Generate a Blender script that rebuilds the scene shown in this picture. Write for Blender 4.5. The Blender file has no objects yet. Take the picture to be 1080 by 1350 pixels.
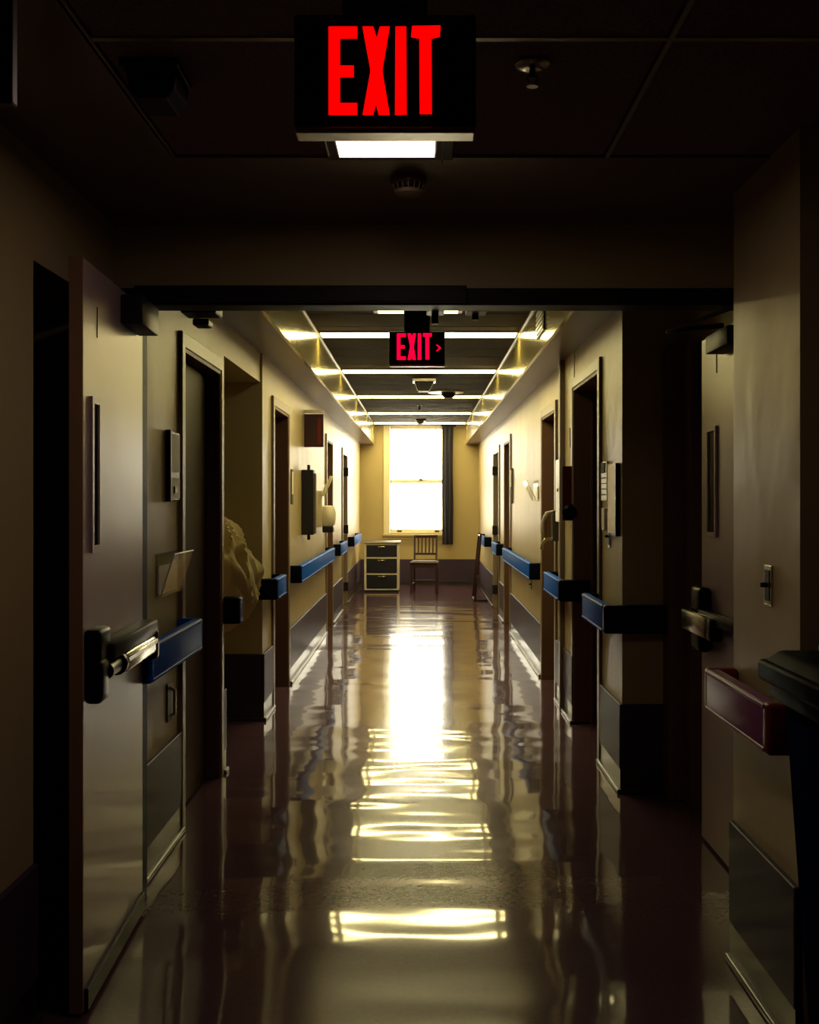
import bpy, bmesh, math, random
from mathutils import Vector, Matrix
random.seed(4)
S = bpy.context.scene
COL = S.collection

# ------------------------------------------------------------------ camera, light, exposure
F = 1500.0                       # focal length in pixels of the 1080x1350 frame
CAM_Z = 1.45
cd = bpy.data.cameras.new('camera'); cam = bpy.data.objects.new('camera', cd); COL.objects.link(cam)
cam.location = (0, 0, CAM_Z); cam.rotation_euler = (math.pi/2, 0, 0)
cd.sensor_fit = 'VERTICAL'; cd.sensor_height = 24.0; cd.lens = 24.0*F/1350.0
cd.shift_x = (540-555)/1350.0; cd.shift_y = (660-675)/1350.0
cd.clip_start = 0.05; cd.clip_end = 200
S.camera = cam
S.view_settings.view_transform = 'Standard'; S.view_settings.look = 'None'
S.view_settings.gamma = 1.0; S.view_settings.use_curve_mapping = False
S.view_settings.exposure = 0.0
DAY = 22.0                       # daylight outside the window
STRIP = 42.0                     # recessed strip lights of the far corridor
NEARLAMP = 4.5                   # small fixture above the camera end
w = bpy.data.worlds.new('world'); S.world = w; w.use_nodes = True
bg = w.node_tree.nodes['Background']; bg.inputs[0].default_value = (1.0, .92, .70, 1); bg.inputs[1].default_value = DAY
pl = bpy.data.lights.new('window_portal', 'AREA'); po = bpy.data.objects.new('window_portal', pl); COL.objects.link(po)
pl.shape = 'RECTANGLE'; pl.size = .95; pl.size_y = 1.9; pl.cycles.is_portal = True
po.location = (-.075, 19.95, 1.82); po.rotation_euler = (math.radians(-90), 0, 0)

# ------------------------------------------------------------------ materials
def mat(name, col, rough=.5, metal=0, spec=.5, bump=None, coat=0, emit=None, estr=0, var=0, trans=0, ior=None, vs=6):
    m = bpy.data.materials.new(name); m.use_nodes = True
    nt = m.node_tree; b = nt.nodes['Principled BSDF']
    b.inputs['Base Color'].default_value = (*col, 1); b.inputs['Roughness'].default_value = rough
    b.inputs['Metallic'].default_value = metal; b.inputs['Specular IOR Level'].default_value = spec
    b.inputs['Coat Weight'].default_value = coat; b.inputs['Coat Roughness'].default_value = .08
    if ior: b.inputs['IOR'].default_value = ior
    if emit: b.inputs['Emission Color'].default_value = (*emit, 1); b.inputs['Emission Strength'].default_value = estr
    tc = nt.nodes.new('ShaderNodeTexCoord')
    if var:
        n = nt.nodes.new('ShaderNodeTexNoise'); n.inputs['Scale'].default_value = vs; n.inputs['Detail'].default_value = 5
        r = nt.nodes.new('ShaderNodeMapRange'); r.inputs['To Min'].default_value = 1-var; r.inputs['To Max'].default_value = 1+var
        x = nt.nodes.new('ShaderNodeMix'); x.data_type = 'RGBA'; x.blend_type = 'MULTIPLY'; x.inputs[0].default_value = 1
        x.inputs[6].default_value = (*col, 1)
        nt.links.new(tc.outputs['Object'], n.inputs['Vector']); nt.links.new(n.outputs['Fac'], r.inputs['Value'])
        nt.links.new(r.outputs[0], x.inputs[7]); nt.links.new(x.outputs[2], b.inputs['Base Color'])
    if bump:
        n = nt.nodes.new('ShaderNodeTexNoise'); n.inputs['Scale'].default_value = bump[0]; n.inputs['Detail'].default_value = 3
        p = nt.nodes.new('ShaderNodeBump'); p.inputs['Strength'].default_value = bump[1]; p.inputs['Distance'].default_value = bump[2]
        nt.links.new(tc.outputs['Object'], n.inputs['Vector']); nt.links.new(n.outputs['Fac'], p.inputs['Height'])
        nt.links.new(p.outputs[0], b.inputs['Normal'])
    return m
M = {}
M['wall'] = mat('wall_paint', (.44, .355, .185), .40, ior=1.27, bump=(2.2, .6, .02), var=.04)
M['coffer'] = mat('gloss_soffit_paint', (.50, .41, .14), .14, .6, bump=(3, .4, .006))
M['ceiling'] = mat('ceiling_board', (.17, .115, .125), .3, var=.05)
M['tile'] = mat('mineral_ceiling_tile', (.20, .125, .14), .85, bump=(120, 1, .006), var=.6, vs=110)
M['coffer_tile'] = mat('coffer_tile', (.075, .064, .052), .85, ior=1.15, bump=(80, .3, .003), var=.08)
M['grid'] = mat('ceiling_grid_metal', (.34, .29, .24), .35, .3)
M['wain'] = mat('wainscot_vinyl', (.055, .036, .068), .48, ior=1.2, bump=(120, .2, .002), var=.15)
M['base'] = mat('cove_base', (.03, .026, .03), .3, spec=.4)
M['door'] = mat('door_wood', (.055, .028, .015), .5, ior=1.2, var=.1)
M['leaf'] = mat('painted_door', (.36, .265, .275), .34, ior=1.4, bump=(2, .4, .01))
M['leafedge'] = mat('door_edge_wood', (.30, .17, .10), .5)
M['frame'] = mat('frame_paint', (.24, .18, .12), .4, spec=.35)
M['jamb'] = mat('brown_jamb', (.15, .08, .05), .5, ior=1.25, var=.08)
M['blue'] = mat('blue_vinyl', (.002, .11, .66), .5, ior=1.15, bump=(90, .2, .002))
M['navy'] = mat('navy_cap', (.004, .006, .022), .45, ior=1.12)
M['plum'] = mat('plum_vinyl', (.24, .06, .19), .45, ior=1.25, bump=(90, .2, .002))
M['plumcap'] = mat('plum_cap', (.16, .022, .018), .45, ior=1.25)
M['black'] = mat('black_plastic', (.005, .005, .008), .35, ior=1.2)
M['dark'] = mat('dark_metal', (.02, .018, .022), .42, ior=1.2)
M['chrome'] = mat('brushed_steel', (.62, .60, .52), .22, 1)
M['signbox'] = mat('sign_black', (.006, .006, .007), .4)
M['silver'] = mat('aluminium', (.6, .57, .5), .3, .8)
M['darkglass'] = mat('dark_wired_glass', (.006, .008, .007), .5, ior=1.08)
M['white'] = mat('white_plastic', (.72, .68, .55), .35)
M['paper'] = mat('paper', (.75, .70, .52), .6)
M['bin'] = mat('bin_navy_plastic', (.002, .006, .026), .9, ior=1.02, bump=(40, .3, .003))
M['binlid'] = mat('bin_lid_plastic', (.002, .002, .004), .5, ior=1.05, bump=(14, .5, .004))
M['cloth'] = mat('cream_linen', (.82, .68, .32), .85, bump=(60, .3, .004), var=.05)
M['chairwood'] = mat('dark_red_wood', (.035, .008, .008), .4, var=.2)
M['seatpad'] = mat('seat_pad', (.06, .018, .016), .7)
M['drawer'] = mat('drawer_navy', (.006, .006, .018), .45)
M['cream'] = mat('cream_enamel', (.74, .68, .50), .35)
M['curtain'] = mat('grey_curtain', (.085, .08, .11), .8)
M['red'] = mat('dark_red_enamel', (.10, .008, .008), .35)
M['redsign'] = mat('maroon_sign', (.035, .010, .016), .35)
M['letter'] = mat('red_lit_letters', (.3, 0, 0), .5, emit=(1, .0, .0), estr=1.6)
M['letter2'] = mat('red_lit_letters_far', (.3, 0, 0), .5, emit=(1, .0, .035), estr=1.5)
M['lamp'] = mat('strip_diffuser', (.8, .8, .7), .5, emit=(1, .84, .36), estr=STRIP)
M['lamp2'] = mat('panel_diffuser', (.8, .8, .7), .5, emit=(1, .73, .58), estr=NEARLAMP)
M['lamp3'] = mat('dim_panel_diffuser', (.8, .8, .7), .5, emit=(1, .9, .5), estr=3.2)
M['ink'] = mat('printed_grey', (.10, .09, .085), .7, ior=1.15)
M['outside'] = mat('pale_render_wall', (.78, .76, .72), .9, var=.05)
M['outwin'] = mat('far_window_glass', (.35, .38, .4), .2)
# thin glass
def glassmat(name, tint, gl=.1):
    m = bpy.data.materials.new(name); m.use_nodes = True; nt = m.node_tree
    for n in list(nt.nodes): nt.nodes.remove(n)
    o = nt.nodes.new('ShaderNodeOutputMaterial'); t = nt.nodes.new('ShaderNodeBsdfTransparent'); g = nt.nodes.new('ShaderNodeBsdfGlossy')
    x = nt.nodes.new('ShaderNodeMixShader'); x.inputs[0].default_value = gl
    t.inputs[0].default_value = (*tint, 1); g.inputs['Roughness'].default_value = .03
    nt.links.new(t.outputs[0], x.inputs[1]); nt.links.new(g.outputs[0], x.inputs[2]); nt.links.new(x.outputs[0], o.inputs[0]); return m
M['glass'] = glassmat('window_glass', (.97, .97, .96), .06)
M['clear'] = glassmat('clear_acrylic', (.86, .84, .76), .16)
# waxed floor: gentle waves in the polish
def floormat():
    m = mat('waxed_vinyl_floor', (.085, .058, .050), .13, spec=.05, coat=.62)
    m.node_tree.nodes['Principled BSDF'].inputs['Coat Roughness'].default_value = .045
    nt = m.node_tree; b = nt.nodes['Principled BSDF']; tc = nt.nodes.new('ShaderNodeTexCoord'); b.inputs['Coat IOR'].default_value = 1.42; b.inputs['Specular Tint'].default_value = (1, .82, .95, 1)
    def noise(sc, stretch, det):
        mp = nt.nodes.new('ShaderNodeMapping'); mp.inputs['Scale'].default_value = stretch
        n = nt.nodes.new('ShaderNodeTexNoise'); n.inputs['Scale'].default_value = sc; n.inputs['Detail'].default_value = det
        nt.links.new(tc.outputs['Object'], mp.inputs['Vector']); nt.links.new(mp.outputs[0], n.inputs['Vector']); return n.outputs['Fac']
    a = noise(1.7, (.35, 1, 1), 1.5); c = noise(5, (.6, 1, 1), 0)
    b1 = nt.nodes.new('ShaderNodeBump'); b1.inputs['Strength'].default_value = 1; b1.inputs['Distance'].default_value = .016
    b2 = nt.nodes.new('ShaderNodeBump'); b2.inputs['Strength'].default_value = 1; b2.inputs['Distance'].default_value = .0011
    nt.links.new(a, b1.inputs['Height']); nt.links.new(c, b2.inputs['Height']); nt.links.new(b1.outputs[0], b2.inputs['Normal'])
    nt.links.new(b2.outputs[0], b.inputs['Normal']); nt.links.new(b2.outputs[0], b.inputs['Coat Normal'])
    # speckled vinyl colour and square tile seams
    sp = noise(55, (1, 1, 1), 4); cr = nt.nodes.new('ShaderNodeValToRGB')
    cr.color_ramp.elements[0].position = .35; cr.color_ramp.elements[0].color = (.085, .042, .058, 1)
    cr.color_ramp.elements[1].position = .7; cr.color_ramp.elements[1].color = (.10, .050, .074, 1)
    nt.links.new(sp, cr.inputs[0]); nt.links.new(cr.outputs[0], b.inputs['Base Color'])
    rr = nt.nodes.new('ShaderNodeMapRange'); rr.inputs['To Min'].default_value = .13; rr.inputs['To Max'].default_value = .20
    nt.links.new(noise(2.5, (1, .5, 1), 4), rr.inputs['Value']); nt.links.new(rr.outputs[0], b.inputs['Roughness'])
    return m
M['floor'] = floormat()

# ------------------------------------------------------------------ mesh helpers
class MB:
    def __init__(s): s.bm = bmesh.new()
    def box(s, x0, x1, y0, y1, z0, z1, bev=0, seg=2, m=None):
        t = bmesh.new(); bmesh.ops.create_cube(t, size=1)
        for v in t.verts: v.co = Vector(((x0+x1)/2+v.co.x*abs(x1-x0), (y0+y1)/2+v.co.y*abs(y1-y0), (z0+z1)/2+v.co.z*abs(z1-z0)))
        if bev: bmesh.ops.bevel(t, geom=t.edges[:], offset=bev, segments=seg, affect='EDGES', profile=.5)
        s.add(t, m); return s
    def add(s, t, m=None):
        if m is not None: bmesh.ops.transform(t, matrix=m, verts=t.verts)
        me = bpy.data.meshes.new('tmp'); t.to_mesh(me); t.free(); s.bm.from_mesh(me); bpy.data.meshes.remove(me)
    def cyl(s, a, b, r, r2=None, n=16):
        a = Vector(a); b = Vector(b); d = b-a; t = bmesh.new()
        bmesh.ops.create_cone(t, cap_ends=True, segments=n, radius1=r, radius2=r if r2 is None else r2, depth=d.length)
        s.add(t, Matrix.Translation((a+b)/2) @ d.to_track_quat('Z', 'Y').to_matrix().to_4x4()); return s
    def tube(s, pts, r, n=10):
        for a, b in zip(pts, pts[1:]): s.cyl(a, b, r, n=n)
        for p in pts[1:-1]:
            t = bmesh.new(); bmesh.ops.create_uvsphere(t, u_segments=n, v_segments=6, radius=r); s.add(t, Matrix.Translation(p))
        return s
    def lathe(s, prof, m=None, n=28):
        t = bmesh.new(); rings = []
        for r, z in prof: rings.append([t.verts.new((r*math.cos(2*math.pi*i/n), r*math.sin(2*math.pi*i/n), z)) for i in range(n)])
        for a, b in zip(rings, rings[1:]):
            for i in range(n): t.faces.new((a[i], a[(i+1) % n], b[(i+1) % n], b[i]))
        t.faces.new(rings[0]); t.faces.new(rings[-1]); bmesh.ops.recalc_face_normals(t, faces=t.faces); s.add(t, m); return s
    def prism(s, pts, h, m=None):      # xy outline extruded along z from 0 to h
        t = bmesh.new(); a = [t.verts.new((x, y, 0)) for x, y in pts]; b = [t.verts.new((x, y, h)) for x, y in pts]; k = len(pts)
        t.faces.new(a); t.faces.new(b)
        for i in range(k): t.faces.new((a[i], a[(i+1) % k], b[(i+1) % k], b[i]))
        bmesh.ops.recalc_face_normals(t, faces=t.faces); s.add(t, m); return s
    def out(s, name, mt, parent=None, smooth=False, bev=0):
        me = bpy.data.meshes.new(name); s.bm.to_mesh(me); s.bm.free(); me.materials.append(M[mt] if isinstance(mt, str) else mt)
        o = bpy.data.objects.new(name, me); COL.objects.link(o)
        if smooth:
            for p in me.polygons: p.use_smooth = True
            try: me.set_sharp_from_angle(angle=math.radians(40))
            except Exception: pass
        if bev:
            md = o.modifiers.new('bevel', 'BEVEL'); md.width = bev; md.segments = 2; md.limit_method = 'ANGLE'
        if parent:
            o.parent = parent; o.matrix_parent_inverse = parent.matrix_world.inverted()
        return o
def tag(o, label, cat, group=None, kind=None):
    o['label'] = label; o['category'] = cat
    if group: o['group'] = group
    if kind: o['kind'] = kind
    return o
def thing(name, loc, label, cat, group=None, kind=None):
    o = bpy.data.objects.new(name, None); COL.objects.link(o); o.location = loc; o.empty_display_size = .1
    o.matrix_world = Matrix.Translation(loc)
    return tag(o, label, cat, group, kind)
def struct(mb, name, mt, label, cat):
    return tag(mb.out(name, mt), label, cat, kind='structure')

# ------------------------------------------------------------------ room shell
ZC = 2.42; ZT = 2.75; YE = 19.6
CX0, CX1, CY0 = -.80, .765, 4.9
XL = -1.045; XR = .995
tag(MB().box(-3, 3, -3.2, 20.2, -.2, 0).out('floor', 'floor'), 'waxed brownish vinyl corridor floor mirroring the window', 'floor', kind='structure')
c = MB()
c.box(-3, 3, 3.22, CY0, ZC, 3.1); c.box(-3, CX0-.02, CY0, 20.2, ZC, 3.1); c.box(CX1+.02, 3, CY0, 20.2, ZC, 3.1)
c.box(-3, -.70, -3.2, 3.22, ZC, 3.1); c.box(1.16, 3, -3.2, 3.22, ZC, 3.1)
struct(c, 'ceiling', 'ceiling', 'dark plain lower ceiling around the raised strip', 'ceiling')
t = MB(); k = .008
for y1 in (3.22, 2.40, 1.58, .76, -.06, -.88, -1.70, -2.52):
    t.box(-.70+k, .527-k, y1-.82+k, y1-k, ZC+.006, ZC+.03, .004, 1); t.box(.527+k, 1.16, y1-.82+k, y1-k, ZC+.006, ZC+.03, .004, 1)
t.box(-.72, 1.18, -3.34, 3.22, ZC+.04, 3.1)
tile = struct(t, 'ceiling_tile_field', 'tile', 'dark speckled ceiling tiles around the near exit sign', 'ceiling')
g = MB()
for y in (2.40, 1.58, .76): g.box(-.70, 1.16, y-.009, y+.009, ZC+.002, ZC+.008)
for x in (-.70, .527): g.box(x-.006, x+.006, -3.2, 3.22, ZC+.0, ZC+.008)
struct(g, 'trim_1', 'grid', 'thin metal grid lines between the near ceiling tiles', 'ceiling trim')
# coffer
ct = MB(); y = CY0
ct.box(CX0-.02, CX1+.02, CY0-.02, 20.2, ZT+.01, 3.1)
while y < YE:
    y2 = min(y+.60, 20.2); ct.box(CX0+.006, CX1-.006, y+.006, y2-.006, ZT, ZT+.02, .003, 1); y += .60
struct(ct, 'ceiling_raised', 'coffer_tile', 'raised grey-brown ceiling between the strip lights', 'ceiling')
cf = MB(); cf.box(CX0-.02, CX0, CY0, YE, ZC-.004, ZT+.01); cf.box(CX1, CX1+.02, CY0, YE, ZC-.004, ZT+.01); cf.box(CX0, CX1, CY0-.02, CY0, ZC, ZT+.01)
struct(cf, 'trim_2', 'coffer', 'glossy yellowish side faces of the raised ceiling strip', 'ceiling trim')
e = MB()
for x, d in ((CX0, 1), (CX1, -1)): e.box(x, x+d*.010, CY0, YE, ZT-.010, ZT, 0)
struct(e, 'trim_3', 'grid', 'thin metal angle where raised ceiling meets its sides', 'ceiling trim')

WL, WR = MB(), MB()
# left side blocks
def L(y0, y1, x, z0=0, z1=ZC+.05): WL.box(-3, x, y0, y1, z0, z1)
def R(y0, y1, x, z0=0, z1=ZC+.05): WR.box(x, 3, y0, y1, z0, z1)
L(-3.2, 3.17, -1.08); L(3.17, 4.02, -1.38); WL.box(-1.38, -1.08, 3.17, 4.02, 2.12, ZC+.05)
L(4.02, 5.03, -1.06)
WL.box(-3, -1.14, 5.03, 5.97, 0, ZC); WL.box(-1.14, -1.06, 5.03, 5.97, 2.14, ZC+.05)
L(5.97, 6.12, -1.06)
WL.box(-3, -2.5, 6.12, 7.5, 0, ZC); WL.box(-3, -1.06, 6.12, 7.5, 2.23, ZC+.05)
L(7.5, 8.0, XL)
def opening(fn, y0, y1, X, depth, ztop):
    s = -1 if X < 0 else 1
    fn(y0, y1, X+s*depth, 0, ztop+.05); fn(y0, y1, X, ztop, ZC+.05)
opening(L, 8.0, 8.9, XL, .16, 2.13); L(8.9, 12.5, XL)
opening(L, 12.5, 13.3, XL, .16, 2.13); L(13.3, 15.05, XL)
opening(L, 15.05, 15.95, XL, .10, 2.10); L(15.95, 20.2, XL)
# right side blocks
R(-3.2, 2.97, 1.62); R(2.97, 3.6, .99); R(3.6, 4.05, 1.17); R(4.05, 5.65, 1.33)
R(5.65, 6.33, 1.0)
opening(R, 6.33, 7.4, 1.0, .22, 2.19); R(7.4, 8.33, XR)
opening(R, 8.33, 9.26, XR, .16, 2.13); R(9.26, 12.55, XR)
opening(R, 12.55, 13.4, XR, .16, 2.13); R(13.4, 14.35, XR)
opening(R, 14.35, 15.4, XR, .10, 2.10); R(15.4, 20.2, XR); 
struct(WL, 'wall_left', 'wall', 'cream painted left corridor wall with doorways', 'wall')
struct(WR, 'wall_right', 'wall', 'cream painted right corridor wall with doorways', 'wall')
WX0, WX1, WZ0, WZ1 = -.535, .385, .885, 2.735
wf = MB(); wf.box(-3, WX0, YE, YE+.3, 0, 3.1); wf.box(WX1, 3, YE, YE+.3, 0, 3.1); wf.box(WX0, WX1, YE, YE+.3, 0, WZ0); wf.box(WX0, WX1, YE, YE+.3, WZ1, 3.1)
struct(wf, 'wall_far', 'wall', 'cream end wall around the bright window', 'wall')
struct(MB().box(-3, 3, -3.4, -3.2, 0, 3.1), 'wall_near', 'wall', 'painted wall behind the viewer', 'wall')
# header over the double doors, and its steel frame
hd = MB(); hd.box(-1.4, 1.4, 4.0, 4.10, 2.19, ZC+.02)
struct(hd, 'wall_header', 'wall', 'dark wall band above the open double doors', 'wall')
fr = MB(); fr.box(-1.09, 1.2, 3.985, 4.11, 2.135, 2.195, .004); fr.box(-1.0, .16, 3.96, 4.0, 2.142, 2.20, .004)
jm = MB().box(-1.09, -1.0, 4.03, 4.16, 0, 2.14, .004); struct(jm, 'trim_11', 'navy', 'dark upright frame jamb behind the left door leaf', 'door frame'); fr.box(1.165, 1.26, 3.99, 4.13, 0, 2.14, .004)
struct(fr, 'trim_4', 'dark', 'dark steel frame around the open double doorway', 'door frame')
# wainscots and base
def wains(mbw, mbb, side, X, y0, y1, wrap=None, base_out=.03):
    s = 1 if side == 'L' else -1          # direction into corridor
    a, b = X-s*.01, X+s*.016
    xa = X-s*wrap if wrap else a
    mbw.box(min(xa, b), max(xa, b), y0-(.016 if wrap else 0), y1, .12, .44, .003, 1)
    b2 = X+s*.012; lo = y0-(.012 if wrap else 0)
    mbb.box(min(xa, b2), max(xa, b2), lo, y1, 0, .12)
    b3 = X+s*base_out; lo3 = y0-(base_out if wrap else 0)
    mbb.box(min(xa, b3), max(xa, b3), lo3, y1, 0, .022, .006, 2)
wl, bl, wr, br = MB(), MB(), MB(), MB()
for a in ((-1.08, .2, 3.17, None), (-1.06, 4.17, 4.99, None), (-1.06, 6.03, 6.12, None), (XL, 7.5, 7.96, 1.4), (XL, 8.98, 12.42, None),
          (XL, 13.38, 14.97, None), (XL, 16.03, YE, None)): wains(wl, bl, 'L', *a)
for a in ((.99, 2.97, 3.6, None), (1.0, 5.65, 6.31, .33), (XR, 7.4, 8.27, .10), (XR, 9.34, 12.47, None),
          (XR, 13.48, 14.27, None), (XR, 15.48, YE, None)): wains(wr, br, 'R', *a)
struct(wl, 'trim_5', 'wain', 'dark slate wainscot strip along the left wall', 'wainscot')
struct(wr, 'trim_6', 'wain', 'dark slate wainscot strip along the right wall', 'wainscot')
struct(MB().box(XL+.02, XR-.02, YE-.016, YE+.01, .05, .44), 'trim_7', 'wain', 'slate wainscot strip under the window', 'wainscot')
struct(bl, 'baseboard_left', 'base', 'dark glossy cove base along the left wall', 'baseboard')
struct(br, 'baseboard_right', 'base', 'dark glossy cove base along the right wall', 'baseboard')
struct(MB().box(XL+.02, XR-.02, YE-.012, YE+.01, 0, .06), 'baseboard_far', 'base', 'cove base along the end wall', 'baseboard')
# corner posts / wall joints
j = MB(); j.box(-1.093, -1.068, 2.86, 2.868, .44, ZC); struct(j, 'trim_8', 'dark', 'thin joint line in the near left wall', 'wall trim')
j = MB(); j.box(XR-.035, XR+.01, 7.86, 7.93, .0, 2.42, .004); struct(j, 'trim_9', 'frame', 'narrow upright conduit cover on right wall above third handrail', 'wall trim')
j = MB(); j.box(1.27, 1.34, 5.36, 5.50, 0, 2.20, .004); j.box(1.20, 1.34, 5.50, 5.64, 0, 2.2, .004)
struct(j, 'trim_10', 'jamb', 'brown upright jamb behind the right door leaf', 'door frame')

# ------------------------------------------------------------------ side doors
DN = [0]
def side_door(side, X, y0, y1, ztop, depth, label, leafm='door', fm='frame', hinge=False, knob=None, arch=.055, jm='jamb'):
    DN[0] += 1; s = 1 if side == 'L' else -1
    r = thing('door_%d' % DN[0], (X, (y0+y1)/2, 0), label, 'door', kind='structure')
    f = MB(); xo = X+s*.018; xi = X-s*depth
    lo, hi = min(xo, X-s*.02), max(xo, X-s*.02)
    f.box(lo, hi, y0-arch, y0+.012, 0, ztop+arch, .004, 1); f.box(lo, hi, y1-.012, y1+arch, 0, ztop+arch, .004, 1)
    f.box(lo, hi, y0, y1, ztop-.012, ztop+arch, .004, 1); f.out('door_casing', fm, r)
    f = MB(); lo, hi = min(xi, X+s*.012), max(xi, X+s*.012)
    f.box(lo, hi, y0+.0, y0+.03, 0, ztop, .003, 1); f.box(lo, hi, y1-.03, y1, 0, ztop, .003, 1); f.box(lo, hi, y0+.03, y1-.03, ztop-.03, ztop)
    xs = X-s*depth*.55; f.box(min(xs, xs-s*.015), max(xs, xs-s*.015), y1-.045, y1-.03, 0, ztop-.03); f.out('door_jamb', jm, r)
    xa = xi+s*.002; xb = xi+s*.042
    lf = MB().box(min(xa, xb), max(xa, xb), y0+.033, y1-.033, .01, ztop-.035, .003, 1).out('door_leaf', leafm, r)
    if knob:
        ky = y0+.1 if knob == 'near' else y1-.1
        m = MB(); m.cyl((xb, ky, 1.0), (xb+s*.05, ky, 1.0), .012); m.cyl((xb, ky, 1.0), (xb+s*.008, ky, 1.0), .03)
        m.tube([(xb+s*.05, ky, 1.0), (xb+s*.05, ky+(.10 if knob == 'near' else -.10), 1.0)], .009); m.out('door_handle', 'dark', lf)
    if hinge:
        for z in (.25, 1.05, 1.85): MB().box(min(xb-s*.0, X+s*.03), max(xb, X+s*.03), y1-.05, y1-.03, z-.06, z+.06, .003, 1).out('hinge', 'dark', r)
    return r
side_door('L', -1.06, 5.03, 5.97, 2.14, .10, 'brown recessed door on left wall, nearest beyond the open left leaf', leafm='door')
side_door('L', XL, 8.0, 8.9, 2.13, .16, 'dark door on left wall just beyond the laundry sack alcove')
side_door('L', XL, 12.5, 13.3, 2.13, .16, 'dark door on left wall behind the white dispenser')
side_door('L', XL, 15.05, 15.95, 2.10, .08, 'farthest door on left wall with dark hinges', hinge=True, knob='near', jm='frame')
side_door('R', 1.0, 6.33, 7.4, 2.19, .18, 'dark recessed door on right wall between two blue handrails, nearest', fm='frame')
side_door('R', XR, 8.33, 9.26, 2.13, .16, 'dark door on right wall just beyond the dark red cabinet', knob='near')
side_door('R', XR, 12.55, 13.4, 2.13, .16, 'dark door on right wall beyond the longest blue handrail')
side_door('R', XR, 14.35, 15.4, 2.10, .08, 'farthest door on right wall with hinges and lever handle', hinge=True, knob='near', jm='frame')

# ------------------------------------------------------------------ open double doors
def vision(parent, X, s, y0, y1, z0, z1):
    f = MB()
    for a, b, c_, d in ((y0-.02, y0, z0-.02, z1+.02), (y1, y1+.02, z0-.02, z1+.02), (y0, y1, z0-.02, z0), (y0, y1, z1, z1+.02)):
        f.box(X-.001, X+s*.010, a, b, c_, d, .001, 1)
    wfm = f.out('vision_panel_frame', 'leaf', parent)
    MB().box(X+s*.0005, X+s*.003, y0, y1, z0, z1).out('vision_glass', 'darkglass', wfm)
# left leaf: swings towards the viewer
ll = thing('door_9', (-.985, 4.02, 0), 'open left leaf of the double doors with black panic bar, nearest door', 'door', kind='structure')
MB().box(-.985, -.947, 3.19, 4.02, .012, 2.135, .002, 1).out('door_leaf', 'leaf', ll)
MB().box(-.9851, -.9475, 3.186, 3.192, .012, 2.135).out('door_edge', 'leafedge', ll)
vision(ll, -.947, 1, 3.28, 3.345, 1.32, 1.73)
MB().box(-.948, -.935, 3.2, 4.0, .012, .075, .003, 1).out('door_bottom_seal', 'dark', ll)
pb = MB(); pb.box(-.948, -.900, 3.196, 3.33, .99, 1.085, .012, 3); pb.box(-.948, -.897, 3.196, 3.30, .875, 1.0, .016, 3)
pbo = pb.out('panic_bar', 'black', ll, smooth=True)
MB().box(-.947, -.885, 3.31, 3.985, .985, 1.035, .008, 2).out('bar_cover', 'dark', pbo, smooth=True)
MB().cyl((-.91, 3.30, .955), (-.91, 3.46, .955), .024).cyl((-.91, 3.44, .955), (-.91, 3.465, .955), .034).out('bar_pivot', 'black', pbo, smooth=True)
m_ = MB(); m_.box(-.93, -.882, 3.465, 3.93, .925, .985, .010, 3); m_.box(-.884, -.876, 3.465, 3.93, .957, .975, .003, 1); m_.out('push_bar', 'chrome', pbo, smooth=True)
MB().box(-.935, -.880, 3.93, 3.985, .90, 1.0, .012, 2).out('bar_end', 'black', pbo, smooth=True)
MB().box(-.948, -.945, 3.35, 3.353, 1.93, 2.02).out('coordinator_slot', 'black', ll)
ll_done = True
MB().box(-.947, -.875, 3.66, 3.94, 2.02, 2.115, .006, 2).out('door_closer', 'dark', ll, smooth=True)
ll.location.x -= .037; ll.rotation_euler = (0, 0, math.radians(2.5))
# right leaf: swings away
rl = thing('door_10', (1.2, 4.12, 0), 'open right leaf of the double doors with panic bar, behind the right pillar', 'door', kind='structure')
MB().box(1.205, 1.245, 4.13, 4.88, .012, 2.135, .002, 1).out('door_leaf', 'leaf', rl)
vision(rl, 1.205, -1, 4.64, 4.75, 1.32, 1.735)
pr = MB().box(1.205, 1.15, 4.70, 4.86, .82, 1.09, .02, 3).out('panic_bar', 'black', rl, smooth=True)
MB().box(1.15, 1.19, 4.15, 4.86, .955, 1.0, .006, 2).out('bar_cover', 'dark', pr, smooth=True)
MB().box(1.125, 1.175, 4.52, 4.92, .90, .985, .008, 2).out('push_bar', 'chrome', pr, smooth=True)
MB().box(1.13, 1.18, 4.44, 4.52, .895, .985, .012, 2).out('bar_end', 'black', pr, smooth=True)
MB().box(1.202, 1.206, 4.63, 4.637, 1.97, 2.06).out('coordinator_slot', 'black', rl)
MB().box(1.13, 1.205, 4.20, 4.52, 2.03, 2.10, .006, 2).out('door_closer', 'dark', rl, smooth=True)
a = MB(); a.tube([(1.14, 4.30, 2.112), (.99, 4.55, 2.125), (1.12, 4.16, 2.15)], .010); a.out('closer_arm', 'dark', rl, smooth=True)
h = thing('door_stop', (.05, 4.2, 2.11), 'small dark stop under the doorway header, left of the pair at centre', 'door hardware')
MB().box(.02, .085, 4.11, 4.22, 2.135, 2.18, .004).out('stop_block', 'black', h); MB().cyl((.052, 4.19, 2.10), (.052, 4.19, 2.14), .013).out('stop_pin', 'black', h)
h = thing('door_stop', (.2, 4.2, 2.12), 'small dark stop under the doorway header, right of the pair at centre', 'door hardware')
MB().box(.165, .24, 4.11, 4.22, 2.135, 2.175, .004).out('stop_block', 'black', h); MB().cyl((.20, 4.19, 2.115), (.20, 4.19, 2.14), .013).out('stop_pin', 'black', h)
h = thing('door_holder', (-.8, 4.2, 2.1), 'black angular holder under the doorway header near the left leaf', 'door hardware')
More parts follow.
